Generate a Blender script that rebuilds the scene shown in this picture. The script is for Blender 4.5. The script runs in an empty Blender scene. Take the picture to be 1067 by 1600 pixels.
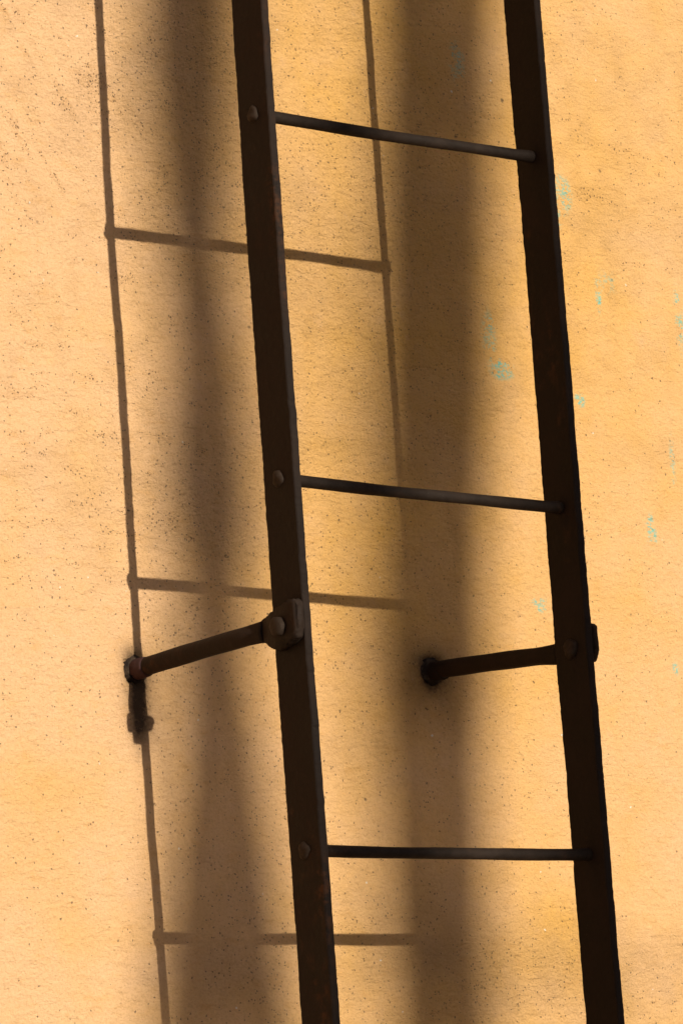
import bpy, bmesh, math, random
import numpy as np
from mathutils import Matrix, Vector

random.seed(7)
rng = np.random.default_rng(11)
S = bpy.context.scene

# ---------------------------------------------------------------- camera
cd = bpy.data.cameras.new('camera'); cam = bpy.data.objects.new('camera', cd)
S.collection.objects.link(cam)
R = Vector((0.77991215, -0.62258298, -0.06424541))
U = Vector((-0.06286404, -0.18004788, 0.98164702))
F = Vector((0.62272398, 0.76155971, 0.17955961))
C = Vector((-3.22767535, -4.08236546, -0.90714699))
cam.matrix_world = Matrix(((R.x, U.x, -F.x, C.x), (R.y, U.y, -F.y, C.y), (R.z, U.z, -F.z, C.z), (0, 0, 0, 1)))
cd.sensor_fit = 'VERTICAL'; cd.sensor_height = 24.0; cd.lens = 24.0 * 6384.6 / 1600
cd.clip_start = 0.1; cd.clip_end = 3000
S.camera = cam

# ---------------------------------------------------------------- world, sun, exposure
SX, SZ = -0.02115, 0.24702          # the light travels (SX, 1, -SZ)
to_sun = Vector((-SX, -1, SZ)).normalized()
elev = math.asin(to_sun.z)
w = bpy.data.worlds.new('World'); S.world = w; w.use_nodes = True
nt = w.node_tree; nt.nodes.clear()
sky = nt.nodes.new('ShaderNodeTexSky'); sky.sky_type = 'NISHITA'; sky.sun_disc = False
sky.sun_elevation = elev; sky.sun_rotation = math.atan2(to_sun.x, to_sun.y)
sky.dust_density = 4.0; sky.air_density = 1.0; sky.ozone_density = 0.6
bg = nt.nodes.new('ShaderNodeBackground'); bg.inputs[1].default_value = 0.05
tint = nt.nodes.new('ShaderNodeMix'); tint.data_type = 'RGBA'; tint.blend_type = 'MULTIPLY'
tint.inputs[0].default_value = 1.0; tint.inputs[7].default_value = (0.63, 0.74, 1.10, 1)   # clear evening sky
wo = nt.nodes.new('ShaderNodeOutputWorld')
nt.links.new(sky.outputs[0], tint.inputs[6]); nt.links.new(tint.outputs[2], bg.inputs[0]); nt.links.new(bg.outputs[0], wo.inputs[0])

sd = bpy.data.lights.new('sun', 'SUN'); sd.energy = 5.0; sd.angle = math.radians(0.53); sd.color = (1.0, 0.94, 0.785)
sun = bpy.data.objects.new('sun', sd); S.collection.objects.link(sun)
sun.rotation_euler = to_sun.to_track_quat('Z', 'Y').to_euler(); sun.location = (0, -10, 8)

vs = S.view_settings; vs.view_transform = 'Standard'; vs.look = 'None'; vs.gamma = 1; vs.exposure = 0.16
vs.use_curve_mapping = False
S.cycles.max_bounces = 8

# ---------------------------------------------------------------- helpers
class N:
    """small node-graph helper"""
    def __init__(s, name):
        s.m = bpy.data.materials.new(name); s.m.use_nodes = True
        s.t = s.m.node_tree; s.b = s.t.nodes['Principled BSDF']
        s.co = s.t.nodes.new('ShaderNodeTexCoord').outputs['Object']
    def put(s, sock, v):
        if isinstance(v, bpy.types.NodeSocket): s.t.links.new(v, sock)
        elif v is not None: sock.default_value = v
    def noise(s, scale, detail=3, rough=0.5, vec=None, dist=0.0, out=0):
        n = s.t.nodes.new('ShaderNodeTexNoise'); s.put(n.inputs['Vector'], vec or s.co)
        n.inputs['Scale'].default_value = scale; n.inputs['Detail'].default_value = detail
        n.inputs['Roughness'].default_value = rough; n.inputs['Distortion'].default_value = dist
        return n.outputs[out]
    def voro(s, scale, vec=None, out='Distance', rnd=1.0):
        n = s.t.nodes.new('ShaderNodeTexVoronoi'); s.put(n.inputs['Vector'], vec or s.co)
        n.inputs['Scale'].default_value = scale; n.inputs['Randomness'].default_value = rnd
        return n.outputs[out]
    def mapping(s, scale=(1, 1, 1), rot=(0, 0, 0), loc=(0, 0, 0), vec=None):
        n = s.t.nodes.new('ShaderNodeMapping'); s.put(n.inputs[0], vec or s.co)
        n.inputs['Location'].default_value = loc; n.inputs['Rotation'].default_value = rot; n.inputs['Scale'].default_value = scale
        return n.outputs[0]
    def ramp(s, v, a, b, c=0.0, d=1.0, smooth=True):
        n = s.t.nodes.new('ShaderNodeMapRange'); n.interpolation_type = 'SMOOTHSTEP' if smooth else 'LINEAR'
        s.put(n.inputs[0], v)
        for i, x in enumerate((a, b, c, d)): s.put(n.inputs[i + 1], x)
        return n.outputs[0]
    def math(s, op, a, b=0.0, clamp=False):
        n = s.t.nodes.new('ShaderNodeMath'); n.operation = op; n.use_clamp = clamp
        s.put(n.inputs[0], a); s.put(n.inputs[1], b); return n.outputs[0]
    def mix(s, f, a, b, mode='MIX'):
        n = s.t.nodes.new('ShaderNodeMix'); n.data_type = 'RGBA'; n.blend_type = mode
        s.put(n.inputs[0], f)
        s.put(n.inputs[6], a if isinstance(a, bpy.types.NodeSocket) else (*a, 1))
        s.put(n.inputs[7], b if isinstance(b, bpy.types.NodeSocket) else (*b, 1))
        return n.outputs[2]
    def attr(s, name):
        n = s.t.nodes.new('ShaderNodeAttribute'); n.attribute_name = name; return n.outputs['Fac']
    def bump(s, h, dist, strength=1.0, normal=None):
        n = s.t.nodes.new('ShaderNodeBump'); n.inputs['Distance'].default_value = dist
        n.inputs['Strength'].default_value = strength; s.put(n.inputs['Height'], h); s.put(n.inputs['Normal'], normal)
        return n.outputs[0]
    def finish(s, col, rough, normal=None, metal=0.0, spec=0.3):
        s.put(s.b.inputs['Base Color'], col if isinstance(col, bpy.types.NodeSocket) else (*col, 1))
        s.put(s.b.inputs['Roughness'], rough); s.put(s.b.inputs['Metallic'], metal)
        s.put(s.b.inputs['Specular IOR Level'], spec); s.put(s.b.inputs['Normal'], normal)
        return s.m

def link(name, me, mat=None, parent=None, smooth=True):
    o = bpy.data.objects.new(name, me); S.collection.objects.link(o)
    if mat: me.materials.append(mat)
    if parent: o.parent = parent
    if smooth: me.polygons.foreach_set('use_smooth', [True] * len(me.polygons))
    me.update(); return o

def thing(name, label, cat, loc=(0, 0, 0)):
    o = bpy.data.objects.new(name, None); S.collection.objects.link(o); o.location = loc
    o['label'] = label; o['category'] = cat; o.empty_display_size = 0.1
    return o

def lattice(shape, seed):
    return np.random.default_rng(seed).random(shape)

def vnoise(x, z, scale, seed, aniso=1.0, rot=0.0):
    """smooth value noise, about -1..1, feature size 1/scale"""
    c, s_ = math.cos(rot), math.sin(rot)
    u = (x * c + z * s_) * scale * aniso; v = (-x * s_ + z * c) * scale
    L = lattice((256, 256), seed)
    iu = np.floor(u).astype(int); iv = np.floor(v).astype(int); fu = u - iu; fv = v - iv
    fu = fu * fu * (3 - 2 * fu); fv = fv * fv * (3 - 2 * fv)
    g = lambda a, b: L[a % 256, b % 256]
    return 2 * ((g(iu, iv) * (1 - fu) + g(iu + 1, iv) * fu) * (1 - fv) + (g(iu, iv + 1) * (1 - fu) + g(iu + 1, iv + 1) * fu) * fv) - 1

GROUND = -2.5

# ---------------------------------------------------------------- materials
def wall_material():
    n = N('ochre_plaster')
    warm, soot_shade, teal, rain, fleck = (n.attr(k) for k in ('warm', 'soot_shade', 'teal', 'scuff', 'fleck'))
    big = n.noise(2.2, 4, 0.6); mid = n.noise(9, 5, 0.62); fine = n.noise(60, 5, 0.7); grain = n.noise(300, 3, 0.65)
    f = n.math('ADD', n.math('MULTIPLY', warm, 0.75), n.math('MULTIPLY', n.math('SUBTRACT', mid, 0.5), 1.1), True)
    col = n.mix(f, (0.76, 0.465, 0.250), (0.71, 0.388, 0.104))
    # brush-thin film of richer orange wash in streaks and blotches
    wash = n.ramp(n.noise(26, 6, 0.7, n.mapping((1, 1, 2.2), (0, 0.25, 0))), 0.52, 0.72)
    col = n.mix(n.math('MULTIPLY', wash, 0.35), col, (0.66, 0.33, 0.09))
    pale = n.ramp(n.noise(14, 6, 0.72, n.mapping((1, 1, 1), (0, 0, 0), (4, 2, 9))), 0.56, 0.78)
    col = n.mix(n.math('MULTIPLY', pale, 0.35), col, (0.75, 0.47, 0.30))
    # faint grain colour
    col = n.mix(n.ramp(grain, 0.46, 0.70, 0.0, 0.28), col, (0.44, 0.235, 0.085))
    col = n.mix(n.ramp(fine, 0.56, 0.75, 0.0, 0.25), col, (0.48, 0.28, 0.12))
    # dirt gathered in the trowelled texture
    dirt = n.math('MULTIPLY', n.ramp(n.noise(150, 4, 0.75), 0.53, 0.68), rain)
    col = n.mix(n.math('MULTIPLY', dirt, 0.22), col, (0.24, 0.14, 0.07))
    gr = n.math('MULTIPLY', n.attr('groove'), n.ramp(n.noise(260, 3, 0.7), 0.38, 0.62))
    col = n.mix(n.math('MULTIPLY', gr, 0.40), col, (0.42, 0.215, 0.075))
    # pin holes: dark dots of two sizes, each cell has one or none
    wn = n.t.nodes.new('ShaderNodeVectorMath'); wn.operation = 'MULTIPLY_ADD'
    n.put(wn.inputs[0], n.noise(190, 2, 0.5, out=1)); wn.inputs[1].default_value = (.0050, .0050, .0050); n.put(wn.inputs[2], n.co)
    def dots(scale, keep, rad, seed):
        v = n.t.nodes.new('ShaderNodeTexVoronoi'); n.put(v.inputs['Vector'], n.mapping((1, 0.02, 1), (0, 0, 0), (seed, 0, seed * 2), wn.outputs[0]))
        v.inputs['Scale'].default_value = scale
        sep = n.t.nodes.new('ShaderNodeSeparateColor'); n.put(sep.inputs[0], v.outputs['Color'])
        on = n.math('LESS_THAN', sep.outputs[0], keep)
        r = n.math('MULTIPLY', sep.outputs[1], rad)
        d = n.math('ADD', v.outputs['Distance'], n.math('MULTIPLY', n.math('SUBTRACT', grain, 0.5), 0.12))
        return n.math('MULTIPLY', on, n.ramp(n.math('SUBTRACT', d, r), 0.08, 0.0))
    k1 = n.ramp(fleck, 0.0, 1.0, 0.02, 0.55, False); k2 = n.ramp(fleck, 0.0, 1.0, 0.01, 0.26, False)
    d1 = dots(290, k1, 0.28, 1.3); d2 = dots(125, k2, 0.10, 4.1); d3 = dots(34, 0.05, 0.06, 7.7)
    kg = n.ramp(n.attr('groove'), 0.05, 0.45, 0.0, 0.9)
    d4 = dots(330, kg, 0.34, 9.4)
    col = n.mix(n.math('MULTIPLY', d4, 0.85), col, (0.15, 0.085, 0.04))
    holes = n.math('MAXIMUM', n.math('MAXIMUM', n.math('MULTIPLY', d1, 0.9), d2), d3)
    col = n.mix(n.math('MULTIPLY', holes, 0.74), col, (0.085, 0.06, 0.045))
    # tiny white specks
    wd = dots(70, 0.035, 0.06, 12.2)
    col = n.mix(n.math('MULTIPLY', wd, 0.8), col, (0.85, 0.78, 0.66))
    # old turquoise paint showing through where the ochre has worn off
    tf = n.math('MULTIPLY', teal, n.ramp(n.noise(230, 3, 0.75, n.mapping((0.8, 1, 1.3), (0, 0.6, 0))), 0.46, 0.50))
    tf = n.math('MULTIPLY', tf, n.ramp(n.noise(60, 4, 0.65), 0.42, 0.50))
    tf = n.ramp(tf, 0.18, 0.55)
    col = n.mix(n.math('MULTIPLY', tf, n.ramp(n.noise(40, 2), 0.3, 0.7, 0.35, 0.9)), col, (0.17, 0.50, 0.42))
    haze = n.math('MULTIPLY', teal, n.ramp(n.noise(60, 4, 0.6), 0.4, 0.7, 0.0, 0.12))
    col = n.mix(haze, col, (0.50, 0.50, 0.26))
    # soot and rust washed out of the bracket holes, painted rod shadow, low dark patches
    sm = n.math('MULTIPLY', soot_shade, n.ramp(n.noise(170, 4, 0.75), 0.25, 0.65, 0.78, 1.05))
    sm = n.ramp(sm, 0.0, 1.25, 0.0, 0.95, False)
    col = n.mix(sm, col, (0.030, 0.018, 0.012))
    # relief
    ledge = n.noise(75, 5, 0.62, n.mapping((0.75, 1, 1.5), (0, 0.5, 0)), 0.3)
    amp = n.ramp(rain, 0.0, 0.8, 0.85, 2.1, False)
    h = n.math('ADD', n.math('MULTIPLY', n.math('MULTIPLY', ledge, amp), 1.9), n.math('MULTIPLY', n.math('MULTIPLY', n.noise(260, 4, 0.75), amp), 1.5))
    st = n.noise(30, 4, 0.6, n.mapping((0.5, 1, 5.0), (0, 0.30, 0)), 0.9)
    h = n.math('ADD', h, n.math('MULTIPLY', st, 0.2))
    h = n.math('SUBTRACT', h, n.math('MULTIPLY', holes, 0.5))
    nb = n.bump(h, 0.0034, 1.0)
    return n.finish(col, 0.92, nb, spec=0.15)

def iron_material(name, base, rust=0.12, dusty=0.0):
    n = N(name)
    a = n.noise(14, 5, 0.65); b = n.noise(90, 4, 0.65); c = n.noise(380, 2, 0.6)
    col = n.mix(n.ramp(a, 0.35, 0.7), base, tuple(x * 1.7 for x in base))
    rs = n.math('MULTIPLY', n.ramp(n.noise(7, 5, 0.7, n.mapping((1, 1, 0.35))), 0.54, 0.72), n.ramp(b, 0.42, 0.62))
    col = n.mix(n.math('MULTIPLY', rs, rust), col, (0.22, 0.075, 0.022))
    col = n.mix(n.ramp(c, 0.66, 0.78, 0.0, 0.35), col, (0.055, 0.045, 0.040))
    if dusty: col = n.mix(n.ramp(b, 0.4, 0.65, 0.0, dusty), col, (0.11, 0.085, 0.07))
    h = n.math('ADD', n.math('MULTIPLY', b, 1.0), n.math('MULTIPLY', c, 0.35))
    h = n.math('ADD', h, n.math('MULTIPLY', n.voro(120), 0.35))
    return n.finish(col, n.ramp(a, 0.3, 0.7, 0.62, 0.8), n.bump(h, 0.0009, 0.9), spec=0.10)

M_wall = wall_material()
M_stile = iron_material('brown_painted_iron', (0.0125, 0.0078, 0.0058), 0.22)
M_rung = iron_material('worn_rung_iron', (0.0140, 0.0090, 0.0066), 0.18, 0.04)
M_rivet = iron_material('rivet_iron', (0.0200, 0.0125, 0.0085), 0.2, 0.10)
M_rod = iron_material('bracket_iron', (0.0150, 0.0092, 0.0066), 0.22)
M_sleeve = iron_material('primed_iron', (0.040, 0.020, 0.020), 0.2)

def mortar_material():
    n = N('sooty_mortar')
    a = n.noise(60, 4, 0.7); b = n.noise(300, 3, 0.7)
    col = n.mix(n.ramp(a, 0.42, 0.66), (0.020, 0.013, 0.010), (0.065, 0.042, 0.027))
    return n.finish(col, 0.95, n.bump(n.math('ADD', a, n.math('MULTIPLY', b, 0.5)), 0.004), spec=0.1)
M_mortar = mortar_material()

def ground_material():
    n = N('dusty_paving')
    a = n.noise(0.6, 6, 0.65); b = n.noise(25, 5, 0.7); c = n.noise(160, 3, 0.6)
    col = n.mix(n.ramp(a, 0.35, 0.65), (0.20, 0.165, 0.13), (0.26, 0.215, 0.17))
    col = n.mix(n.ramp(b, 0.5, 0.75, 0, 0.4), col, (0.18, 0.13, 0.09))
    return n.finish(col, 0.95, n.bump(n.math('ADD', b, n.math('MULTIPLY', c, 0.4)), 0.006), spec=0.15)

def bark_material():
    n = N('grey_bark')
    a = n.noise(10, 5, 0.7, n.mapping((3, 3, 0.6)), 0.5); b = n.noise(60, 4, 0.6)
    col = n.mix(n.ramp(a, 0.35, 0.65), (0.07, 0.05, 0.035), (0.20, 0.155, 0.11))
    return n.finish(col, 0.95, n.bump(n.math('ADD', a, n.math('MULTIPLY', b, 0.3)), 0.01), spec=0.1)
M_bark = bark_material()

# ---------------------------------------------------------------- ground
def sheet(name, x0, x1, y0, y1, z, mat):
    me = bpy.data.meshes.new(name)
    me.from_pydata([(x0, y0, z), (x1, y0, z), (x1, y1, z), (x0, y1, z)], [], [(0, 1, 2, 3)])
    o = link(name, me, mat, smooth=False); o['kind'] = 'structure'; return o
sheet('ground', -1500, 1500, -1500, 1500, GROUND, ground_material())

# ---------------------------------------------------------------- the wall
AX = [(-0.2365, -0.168), (0.2485, -0.150)]            # where the two visible bracket rods enter the wall
def axis(lo, hi, a, b, step):
    out = list(np.arange(a, b + step / 2, step)); s = step
    x = out[0]; left = []
    while x > lo: s *= 1.25; s = min(s, .25); x = max(lo, x - s); left.append(x)
    s = step; x = out[-1]; right = []
    while x < hi: s *= 1.25; s = min(s, .25); x = min(hi, x + s); right.append(x)
    return np.array(left[::-1] + out + right)
def blob(x, z, cx, cz, rx, rz):
    return np.exp(-(((x - cx) / rx) ** 2 + ((z - cz) / rz) ** 2))
def build_wall():
    xs = axis(-6, 6.5, -0.62, 0.98, 0.0028); zs = axis(GROUND, 3.6, -0.78, 0.98, 0.0028)
    X, Z = np.meshgrid(xs, zs); nx, nz = len(xs), len(zs)
    wob = lambda s, k, r=0.0, a=1.0: vnoise(X, Z, s, k, a, r)
    # height towards the viewer
    H = 0.0030 * wob(3.1, 1) + 0.0016 * wob(8.3, 2) + 0.0008 * wob(19, 3) + 0.00035 * wob(44, 4) + 0.00022 * wob(110, 5) + 0.00012 * wob(230, 15)
    H += 0.011 * blob(X, Z, -.15, -.66, .30, .20) + 0.003 * blob(X, Z, -.2, .68, .25, .2)
    # trowel strokes: long shallow ridges, swept in arcs on the left
    arc = np.sqrt((X + 0.30) ** 2 + (Z + 0.75) ** 2)
    ang = np.arctan2(Z + 0.75, X + 0.30)
    strokes = vnoise(arc, ang, 1.0, 6) * 0
    strokes = vnoise(arc * 1.0, ang * 0.10, 95, 6) * 0.5 + vnoise(arc, ang * 0.06, 170, 7) * 0.5
    m_arc = np.clip(blob(X, Z, -0.30, 0.08, 0.26, 0.20) * 1.3, 0, 1)
    dg = vnoise(X, Z, 120, 8, 0.10, 0.0) * 0
    ca, sa = math.cos(-1.0), math.sin(-1.0)
    u = X * ca + Z * sa; v = -X * sa + Z * ca
    diag = vnoise(u * 0.12, v, 105, 9)
    m_diag = np.clip(blob(X, Z, -0.33, 0.55, 0.20, 0.26) * 1.2, 0, 1)
    hz = vnoise(X * 0.16, Z + 0.05 * X, 85, 10)
    m_hz = np.clip(0.25 + 0.8 * blob(X, Z, 0.66, 0.55, 0.25, 0.30) + 0.5 * blob(X, Z, 0.30, 0.25, .2, .3), 0, 1)
    H += 0.00085 * strokes * m_arc + 0.00075 * diag * m_diag + 0.00022 * hz * m_hz
    grooves = np.clip((np.clip(strokes * m_arc * 1.1, 0, 1) + np.clip(diag * m_diag, 0, 1) + np.clip(hz, 0, 1) * m_hz * .55 - .22) * 2.2, 0, 1)
    grooves *= np.clip(.5 + .9 * wob(55, 71, .4) + .5 * wob(150, 72), 0, 1)
    # coarser stipple in the upper left band and near the bottom of the stile
    rough = np.clip(blob(X, Z, -0.10, 0.60, 0.12, 0.28) + 0.7 * blob(X, Z, 0.10, 0.30, 0.14, 0.25) + 0.6 * blob(X, Z, 0.30, 0.55, .16, .5), 0, 1)
    H += 0.00075 * rough * wob(85, 12) + 0.00050 * rough * wob(160, 13)
    # ragged sockets round the rods
    for (cx, cz) in AX:
        d = np.hypot(X - cx, Z - cz) + 0.003 * wob(120, 14) + 0.002 * wob(260, 16)
        H += 0.002 * np.exp(-((d - 0.024) / 0.008) ** 2) * (0.6 + 0.6 * wob(70, 17)) - 0.010 * (1 / (1 + np.exp((d - 0.017) / 0.0015)))
    fade = np.ones_like(X)
    co = np.stack([X, -H * fade, Z], -1).reshape(-1, 3)
    co[:, 0] = X.ravel(); co[:, 2] = Z.ravel()
    idx = np.arange(nx * nz).reshape(nz, nx)
    quads = np.stack([idx[:-1, :-1], idx[:-1, 1:], idx[1:, 1:], idx[1:, :-1]], -1).reshape(-1, 4)
    # back corners and the sides
    base = nx * nz; D = 0.45
    back = np.array([[xs[0], D, zs[0]], [xs[-1], D, zs[0]], [xs[-1], D, zs[-1]], [xs[0], D, zs[-1]]])
    verts = np.vstack([co, back])
    polys = [list(map(int, idx[0, ::-1])) + [base, base + 1], list(map(int, idx[-1, :])) + [base + 2, base + 3],
             list(map(int, idx[:, 0])) + [base + 3, base], list(map(int, idx[::-1, -1])) + [base + 1, base + 2],
             [base + 1, base, base + 3, base + 2]]
    # fast build
    me = bpy.data.meshes.new('plaster_wall')
    loops = np.concatenate([quads.ravel(), np.concatenate([np.array(p) for p in polys])]).astype(np.int32)
    starts = np.concatenate([np.arange(len(quads)) * 4, len(quads) * 4 + np.cumsum([0] + [len(p) for p in polys[:-1]])]).astype(np.int32)
    me.vertices.add(len(verts)); me.vertices.foreach_set('co', verts.astype(np.float32).ravel())
    me.loops.add(len(loops)); me.loops.foreach_set('vertex_index', loops)
    me.polygons.add(len(starts)); me.polygons.foreach_set('loop_start', starts)
    me.update(calc_edges=True); me.validate()
    def put(name, A):
        a = me.attributes.new(name, 'FLOAT', 'POINT')
        a.data.foreach_set('value', np.concatenate([A.ravel(), [0] * 4]).astype(np.float32))
    # where the paint is richer orange (right side, lower left) or a paler peach
    warm = 0.50 + 0.32 * np.tanh((X - 0.05) / 0.22) + 0.28 * wob(2.6, 21) + 0.18 * wob(7, 22)
    warm += 0.5 * blob(X, Z, -0.40, -0.33, .10, .05) + 0.4 * blob(X, Z, -0.30, -0.50, .12, .03) + .35 * blob(X, Z, .45, -.50, .07, .08) - .25 * blob(X, Z, .62, -.35, .2, .25)
    warm += .30 * blob(X, Z, .12, .2, .16, .9)
    put('warm', np.clip(warm, 0, 1))
    soot_shade = np.zeros_like(X)
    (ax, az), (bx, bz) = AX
    soot_shade += 0.75 * blob(X, Z, ax, az, .022, .024) + 0.36 * blob(X, Z, ax + .012, az - .04, .040, .08) + .5 * blob(X, Z, ax - .006, az - .085, .010, .022) + .20 * blob(X, Z, ax + .03, az - .22, .02, .20) + 1.4 * blob(X, Z, ax + .001, az - .048, .017, .040) + .5 * blob(X, Z, ax - .008, az + .022, .016, .012)  # soot round left hole; strong patch below paints the rod's shadow darker
    soot_shade += 1.1 * blob(X, Z, bx, bz - .004, .027, .027) + 0.62 * blob(X, Z, bx + .004, bz - .022, .055, .052) + .25 * blob(X, Z, bx - .02, bz + .02, .10, .10)
    soot_shade += .30 * blob(X, Z, -.15, -.55, .08, .05) + .38 * blob(X, Z, .215, -.53, .06, .03) + .2 * blob(X, Z, .22, -.47, .04, .06)  # darker patches low on the wall, clear of the bracket holes
    soot_shade *= (0.85 + 0.35 * wob(16, 31) + 0.2 * wob(45, 32))
    put('soot_shade', np.clip(soot_shade, 0, 1.5))
    teal = np.zeros_like(X)
    for cx, cz, rx, rz, k in ((.544, .535, .014, .020, 1.2), (.536, .508, .006, .016, .9), (.392, .322, .012, .028, .75), (.413, .273, .016, .010, 1.1),
                              (.549, .242, .010, .010, .8), (.665, .064, .009, .018, 1.1), (.449, -.051, .013, .009, .85), (.599, .388, .004, .016, .7),
                              (.691, -.13, .006, .009, .7), (.367, .705, .014, .03, .6), (.752, .375, .008, .045, .7), (.717, .168, .006, .04, .55),
                              (.621, .418, .028, .022, .42)):
        teal += 0.88 * k * blob(X, Z, cx, cz, rx * 1.35, rz * 1.35)
    put('teal', np.clip(teal, 0, 1))
    scuff = np.clip(0.02 + 0.04 * wob(6.5, 41) + 0.08 * wob(17, 42) + .10 * wob(40, 43) + .5 * blob(X, Z, -.08, .62, .10, .2) + .5 * blob(X, Z, .28, .4, .1, .4) + .5 * blob(X, Z, -.10, .08, .1, .1)
                    + .5 * blob(X, Z, .40, -.55, .35, .09) + .08 * blob(X, Z, .6, .6, .2, .15) - .5 * blob(X, Z, .62, -.2, .25, .28) - .4 * blob(X, Z, -.4, -.35, .14, .2), 0, 1)
    scuff = np.clip(scuff + .45 * rough * (1 + .5 * wob(14, 44)), 0, 1)
    put('scuff', scuff); put('groove', grooves)
    fleck = np.clip(0.10 + 0.16 * wob(3.7, 51) + 0.22 * wob(11, 52) + 0.15 * wob(31, 53) + 0.55 * scuff + .3 * blob(X, Z, .0, 0, .25, .9) + .45 * blob(X, Z, .04, .62, .45, .18) + .45 * blob(X, Z, -.09, -.34, .11, .22) + .4 * blob(X, Z, .35, -.56, .25, .08) + .5 * blob(X, Z, -.16, -.12, .06, .05) + .35 * blob(X, Z, .22, -.12, .1, .1) + .6 * blob(X, Z, -.37, -.06, .06, .02), 0.0, 1)
    put('fleck', fleck)
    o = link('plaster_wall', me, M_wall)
    sm = np.ones(len(me.polygons), dtype=bool); sm[-5:] = False
    me.polygons.foreach_set('use_smooth', sm)
    o['label'] = 'rough ochre orange plaster wall with dark pits and flecks of old turquoise paint'
    o['category'] = 'wall'
    return o
build_wall()

# ---------------------------------------------------------------- the ladder
HW, T, W_, D_ = 0.225, 0.01138, 0.06004, 0.27377     # half width, stile thickness, stile depth, clear distance from wall
LEAN = -0.00859
YM = -D_ - W_ / 2
Z0, Z1 = -2.15, 3.3
lx = lambda x, z: x + LEAN * z
ladder = thing('iron_ladder', 'dark brown iron ladder with round rungs bolted out from the ochre wall', 'ladder', (0, YM, Z0))
bpy.context.view_layer.update()
def own(name, me, mat, parent=None, smooth=True, origin=(0, YM, Z0)):
    """mesh given in world coordinates, parented under the ladder (or a part at the same origin)"""
    me.transform(Matrix.Translation(-Vector(origin)))
    return link(name, me, mat, parent or ladder, smooth)

def stile_mesh(xc, seed, bend=()):
    r = np.random.default_rng(seed)
    step = 0.003; zs = np.arange(Z0, Z1 + step, step); n = len(zs)
    c = 0.0013
    hx, hy = T / 2, W_ / 2
    sec = [(-hx + c, -hy), (hx - c, -hy), (hx, -hy + c), (hx, hy - c), (hx - c, hy), (-hx + c, hy), (-hx, hy - c), (-hx, 0), (-hx, -hy + c)]
    sec = sec[:3] + [(hx, 0)] + sec[3:]
    m = len(sec)
    def smooth_noise(scale, amp):
        k = int((Z1 - Z0) * scale) + 4
        L = r.standard_normal(k)
        t = (zs - Z0) * scale; i = t.astype(int); f = t - i; f = f * f * (3 - 2 * f)
        return amp * (L[i] * (1 - f) + L[i + 1] * f)
    V = np.zeros((n, m, 3))
    bx = smooth_noise(3, 0.0004); by = smooth_noise(2.5, 0.0008)
    for j, (a, b) in enumerate(sec):
        ox = smooth_noise(260, 0.00007) + smooth_noise(40, 0.00010)
        V[:, j, 0] = lx(xc, zs) + a + bx + ox
        V[:, j, 1] = YM + b + by
    # each narrow edge is dented and scaled: its vertices move together
    ef = smooth_noise(240, 0.00022) + smooth_noise(90, 0.00022) + smooth_noise(25, 0.0003)
    eb = smooth_noise(240, 0.00030) + smooth_noise(90, 0.00025) + smooth_noise(25, 0.0003)
    for j, (a, b) in enumerate(sec):
        if b < -hy * .8: V[:, j, 1] += ef
        elif b > hy * .8: V[:, j, 1] += eb
    V[:, :, 2] = zs[:, None]
    idx = np.arange(n * m).reshape(n, m)
    nx_ = np.roll(idx, -1, 1)
    q = np.stack([idx[:-1], nx_[:-1], nx_[1:], idx[1:]], -1).reshape(-1, 4).tolist()
    q.append(list(map(int, idx[0, ::-1]))); q.append(list(map(int, idx[-1])))
    me = bpy.data.meshes.new('stile'); me.from_pydata(V.reshape(-1, 3).tolist(), [], q); return me
stiles = []
for xc, sd_ in ((-HW, 3), (HW, 5)):
    me = stile_mesh(xc, sd_)
    o = own('stile', me, M_stile, smooth=False)
    stiles.append(o)

def tube(path, radii, sides=20, rough=0.0, seed=0, squash=None):
    """closed tube along a path of Vectors with a radius at each"""
    r = np.random.default_rng(seed)
    bm = bmesh.new(); rings = []
    n = len(path); up0 = Vector((0, 0, 1))
    for i, p in enumerate(path):
        t = (path[min(i + 1, n - 1)] - path[max(i - 1, 0)]).normalized()
        up = up0 if abs(t.z) < 0.8 else Vector((0, 1, 0))
        a = t.cross(up).normalized(); b = a.cross(t).normalized()
        sa, sb = squash[i] if squash else (1, 1)
        ring = []
        for k in range(sides):
            th = 2 * math.pi * k / sides
            rr = radii[i] * (1 + rough * r.standard_normal())
            ring.append(bm.verts.new(p + a * (rr * sa * math.cos(th)) + b * (rr * sb * math.sin(th))))
        rings.append(ring)
    for A, B in zip(rings[:-1], rings[1:]):
        for k in range(sides): bm.faces.new((A[k], A[(k + 1) % sides], B[(k + 1) % sides], B[k]))
    bm.faces.new(rings[0][::-1]); bm.faces.new(rings[-1])
    bmesh.ops.recalc_face_normals(bm, faces=bm.faces)
    me = bpy.data.meshes.new('tube'); bm.to_mesh(me); bm.free(); return me

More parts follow.
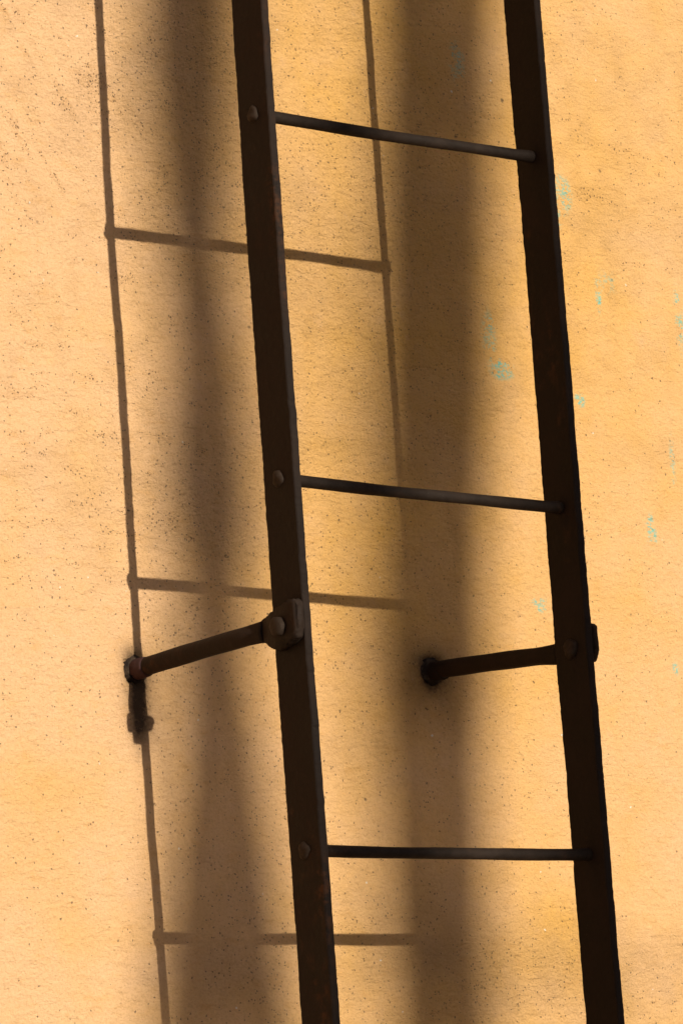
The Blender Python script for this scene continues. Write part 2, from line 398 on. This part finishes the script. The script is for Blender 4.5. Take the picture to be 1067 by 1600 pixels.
def rivet_mesh(c, ax, r, h, seed):
    """lumpy hammered rivet head on a face whose outward normal is ax*x"""
    g = np.random.default_rng(seed); bm = bmesh.new(); rings = []
    tilt = g.uniform(-.2, .2)
    for i in range(6):
        t = i / 5; rr = r * (math.cos(t * math.pi / 2) ** 0.62 if i < 5 else 0.12); hh = h * math.sin(t * math.pi / 2) ** 0.8
        ring = []
        for k in range(16):
            th = 2 * math.pi * k / 16
            q = rr * (1 + 0.10 * math.sin(3 * th + seed) + 0.07 * math.cos(5 * th + seed * 2) + g.normal(0, .02))
            ring.append(bm.verts.new((c[0] + ax * (hh * (1 + tilt * math.sin(th)) - 0.0015), c[1] + q * math.cos(th) * .95, c[2] + q * math.sin(th) * 1.05)))
        rings.append(ring)
    for A, B in zip(rings[:-1], rings[1:]):
        for k in range(16): bm.faces.new((A[k], A[(k + 1) % 16], B[(k + 1) % 16], B[k]))
    bm.faces.new(rings[0][::-1]); bm.faces.new(rings[-1])
    bmesh.ops.recalc_face_normals(bm, faces=bm.faces)
    me = bpy.data.meshes.new('rivet'); bm.to_mesh(me); bm.free(); return me

rungs = [(0.47254, 0.0005), (0.01839, -0.0063), (-0.42971, 0.0)]
rungs += [(0.47254 + 0.452 * k, 0.0) for k in range(1, 7)] + [(-0.42971 - 0.45 * k, 0.0) for k in range(1, 4)]
for i, (z, dz) in enumerate(rungs):
    g = random.Random(i + 40)
    xa, xb = lx(-HW - T / 2 - 0.0005, z), lx(HW + T / 2 + 0.0005, z)
    path, rad = [], []
    for k in range(61):
        t = k / 60; x = xa + (xb - xa) * t
        sag = -0.0012 * math.sin(t * math.pi)
        path.append(Vector((x, YM + 0.0005 * math.sin(5 * t + i), z + dz * t + sag + 0.0003 * math.sin(11 * t + i))))
        rr = 0.0073 * (1 + 0.035 * math.sin(7 * t + i) + 0.02 * math.sin(23 * t + 2 * i))
        e = (xb - T) - x
        if e < 0.022 and e > -0.001: rr *= 1 + 0.16 * (1 - max(e, 0) / 0.022)      # upset shoulder next to the stile
        rad.append(rr)
    rung = own('rung', tube(path, rad, 18, 0.006, i), M_rung)
    own('rivet', rivet_mesh((lx(-HW - T / 2, z), YM + 0.001, z), -1, 0.0105, 0.0062, i + 3), M_rivet, rung)
    own('rivet', rivet_mesh((lx(HW + T / 2, z + dz), YM, z + dz), 1, 0.0105, 0.0060, i + 23), M_rivet, rung)

# brackets: a round rod out of the wall, its end forged into a flat eye that is bolted to the stile's outer face
def paddle_mesh(xf, side, zc, th, yshift=0.0):
    """octagonal forged eye; xf = stile's outer face, side = -1 left / +1 right"""
    # outline in (y, z), towards the viewer = negative y
    yF = -D_ - W_ - 0.001 + yshift
    out = [(yF + .082, .0115), (yF + .066, .0165), (yF + .046, .0225), (yF + .022, .0300), (yF + .006, .0305), (yF + .000, .0240), (yF + .0005, -.006),
           (yF + .006, -.019), (yF + .024, -.0245), (yF + .044, -.0285), (yF + .058, -.0225), (yF + .072, -.0135), (yF + .082, -.0115)]
    bm = bmesh.new()
    inn = [bm.verts.new((xf, y, zc + z)) for y, z in out]
    out = [(y + (.0012 if y < yF + .02 else 0), z * .97) for y, z in out]
    ouf = []
    for k, (y, z) in enumerate(out):
        thin = th * (0.78 if y > yF + .05 else 1.0)
        ouf.append(bm.verts.new((xf + side * thin, y, zc + z)))
    n = len(out)
    bm.faces.new(inn); bm.faces.new(ouf)
    for k in range(n): bm.faces.new((inn[k], inn[(k + 1) % n], ouf[(k + 1) % n], ouf[k]))
    bmesh.ops.recalc_face_normals(bm, faces=bm.faces)
    bmesh.ops.bevel(bm, geom=list(bm.edges), offset=0.0018, segments=2, affect='EDGES', clamp_overlap=True)
    bmesh.ops.triangulate(bm, faces=[f for f in bm.faces if len(f.verts) > 4])
    bmesh.ops.subdivide_edges(bm, edges=[e for e in bm.edges if e.calc_length() > 0.008], cuts=2, use_grid_fill=True)
    g = random.Random(int(xf * 1e4))
    for v in bm.verts: v.co += Vector((g.gauss(0, .0005), g.gauss(0, .0006), g.gauss(0, .0006)))
    me = bpy.data.meshes.new('eye_plate'); bm.to_mesh(me); bm.free(); return me

def bolt_mesh(c, ax, r, h, seed):
    """worn six-sided head with rounded corners and a proud crown"""
    g = np.random.default_rng(seed); bm = bmesh.new(); rings = []
    for rr, hh in ((1.0, 0.0), (1.02, .35), (1.0, .7), (.86, .95), (.45, 1.06), (.1, 1.08)):
        ring = []
        for k in range(24):
            th = 2 * math.pi * k / 24 + 0.35
            hexr = math.cos(math.pi / 6) / math.cos((th % (math.pi / 3)) - math.pi / 6)
            q = r * rr * (0.1 + 0.9 * hexr) * (1 + g.normal(0, .015) + 0.03 * math.sin(2 * th))
            ring.append(bm.verts.new((c[0] + ax * (h * hh - .001), c[1] + q * math.cos(th), c[2] + q * math.sin(th))))
        rings.append(ring)
    for A, B in zip(rings[:-1], rings[1:]):
        for k in range(24): bm.faces.new((A[k], A[(k + 1) % 24], B[(k + 1) % 24], B[k]))
    bm.faces.new(rings[0][::-1]); bm.faces.new(rings[-1])
    bmesh.ops.recalc_face_normals(bm, faces=bm.faces)
    me = bpy.data.meshes.new('bolt'); bm.to_mesh(me); bm.free(); return me

def bracket(side, wx, wz, ez, th):
    xf = lx(side * (HW + T / 2), ez)
    xe = xf + side * (th * 0.55)
    a = Vector((wx, 0.05, wz + (wz - ez) * .17)); b = Vector((xe, -D_ + 0.010, ez)); 
    path, rad, sq = [], [], []
    R0 = 0.0118
    for k in range(49):
        t = k / 48; p = a.lerp(b, t)
        p.z += 0.0012 * math.sin(t * 3) ; p.x += 0.0006 * math.sin(t * 6)
        f = max(0, (t - 0.86) / 0.14); f = f * f * (3 - 2 * f)
        path.append(p); rad.append(R0 * (1 + 0.02 * math.sin(t * 19 + side)))
        sq.append((1 - 0.50 * f, 1 + 0.15 * f))
    rod = own('wall_bracket', tube(path, rad, 24, 0.0, 77 + side, sq), M_rod)
    own('eye_plate', paddle_mesh(xf, side, ez, th), M_rod, rod)
    if side < 0:
        own('bolt', bolt_mesh((xf - th, YM + .004, ez), -1, .0128, .009, 5), M_rivet, rod)
        own('bolt_end', rivet_mesh((xf + T, YM, ez), 1, .009, .010, 9), M_rivet, rod)
    else:
        own('bolt', bolt_mesh((xf + th, YM, ez), 1, .0122, .009, 6), M_rivet, rod)
        own('bolt_end', rivet_mesh((xf - T, YM, ez), -1, .0125, .0085, 12), M_rivet, rod)
    # sleeve where the rod goes into the mortar
    d = (b - a).normalized()
    p0 = Vector((wx, 0.012, wz)); pts = [p0 + d * s for s in (0, .008, .022, .034, .037)]
    own('sleeve', tube(pts, [.0132, .0134, .0131, .0128, .0119], 22, .02, 5 + side), M_sleeve if side < 0 else M_rod, rod)
    # ragged mortar packed round the rod
    g = np.random.default_rng(60 + side); bm = bmesh.new()
    rr_ = [(.0115, .0015), (.0130, .0028), (.0148, .0018), (.0165, -.0005), (.0190, -.004)]
    rings = []
    for r0, h in rr_:
        rings.append([bm.verts.new((wx + r0 * (1 + g.normal(0, .05)) * math.cos(th), -h - abs(g.normal(0, .0012)), wz + r0 * (1 + g.normal(0, .05)) * math.sin(th)))
                      for th in np.linspace(0, 2 * math.pi, 36, endpoint=False)])
    for A, B in zip(rings[:-1], rings[1:]):
        for k in range(36): bm.faces.new((A[k], A[(k + 1) % 36], B[(k + 1) % 36], B[k]))
    bmesh.ops.recalc_face_normals(bm, faces=bm.faces)
    me = bpy.data.meshes.new('mortar'); bm.to_mesh(me); bm.free()
    own('mortar_collar', me, M_mortar, rod)

bracket(-1, -0.2365, -0.168, -0.1615, 0.0125)
bracket(+1, 0.2485, -0.150, -0.1690, 0.0100)
for z in (-1.75, 1.45, 2.95):
    bracket(-1, -0.237, z, z, 0.012); bracket(+1, 0.239, z, z, 0.010)

# ---------------------------------------------------------------- two bare trees between the sun and the wall (behind the photographer)
L = 6.2
def cast(xw, zw, l=L): return Vector((xw - SX * l, -l, zw + SZ * l))
def limb(bm_list, pts, rad, seed, rough=0.02, sides=14):
    P, Rr = [], []
    for i in range(len(pts) - 1):
        n = max(2, int((pts[i + 1] - pts[i]).length / 0.04))
        for k in range(n):
            t = k / n; P.append(pts[i].lerp(pts[i + 1], t)); Rr.append(rad[i] * (1 - t) + rad[i + 1] * t)
    P.append(pts[-1]); Rr.append(rad[-1])
    return tube(P, Rr, sides, rough, seed)
def tree(label, base_x, trunk_pts, trunk_rad, seed, extra=(), l=L):
    root = thing('bare_tree', label, 'tree', (trunk_pts[0].x, -l, GROUND))
    bpy.context.view_layer.update(); org = (trunk_pts[0].x, -l, GROUND)
    tr = own('trunk', limb(None, trunk_pts, trunk_rad, seed), M_bark, root, True, org)
    for pts, rad in extra:
        own('limb', limb(None, pts, rad, seed + 5, 0.03, 10), M_bark, tr, True, org)
    g = random.Random(seed); top = trunk_pts[-1]
    for k in range(9):
        a = g.uniform(0, 6.28); p = top.lerp(trunk_pts[-2], g.uniform(0, .6)); q = [p]
        ln = g.uniform(.5, .9)
        for s_ in range(4):
            p = p + Vector((math.cos(a) * .28 * ln, math.sin(a) * .28 * ln, .34 * ln)) + Vector((g.gauss(0, .05), g.gauss(0, .05), 0)); q.append(p)
        own('limb', limb(None, q, [.030, .022, .016, .010, .004], seed + k, 0.03, 8), M_bark, tr, True, org)
    return root
PX = 956.0
b1 = [(-.078, .95, 158), (-.089, .683, 154), (-.101, .508, 132), (-.103, .379, 106), (-.100, .227, 140), (-.106, .058, 148), (-.110, -.070, 130), (-.113, -.125, 124),
      (-.113, -.174, 130), (-.112, -.235, 142), (-.114, -.329, 162), (-.120, -.450, 196), (-.136, -.610, 224), (-.143, -.85, 235)]
b2 = [(.365, .95, 208), (.343, .769, 206), (.322, .557, 202), (.302, .331, 204), (.277, .109, 194), (.259, -.108, 184), (.240, -.28, 182), (.232, -.449, 184), (.226, -.607, 176), (.218, -.9, 176)]
def straight_tree(label, rows, l, seed):
    pts = [cast(x, z, l) for x, z, _ in rows][::-1]; rad = [p / PX / 2 for _, _, p in rows][::-1]
    pts = [Vector((pts[0].x, -l, GROUND - .1)), *pts, pts[-1] + Vector((.05, 0, 1.1)), pts[-1] + Vector((.12, -.1, 2.6))]
    tree(label, 0, pts, [rad[0] * 1.5, *rad, .04, .025], seed, l=l)
straight_tree('slender knobbly bare tree, standing in line with the left stile of the ladder', b1, 13.0, 4)
straight_tree('straight thick bare tree standing to the right of the knobbly one', b2, 12.6, 8)
b4 = [(.32, 1.0, 40), (.28, .60, 50), (.215, .30, 66), (.185, .0, 88), (.165, -.20, 90), (.165, -.60, 72), (.17, -.9, 70)]
straight_tree('tall bare tree standing behind the straight thick one', b4, 18.5, 16)
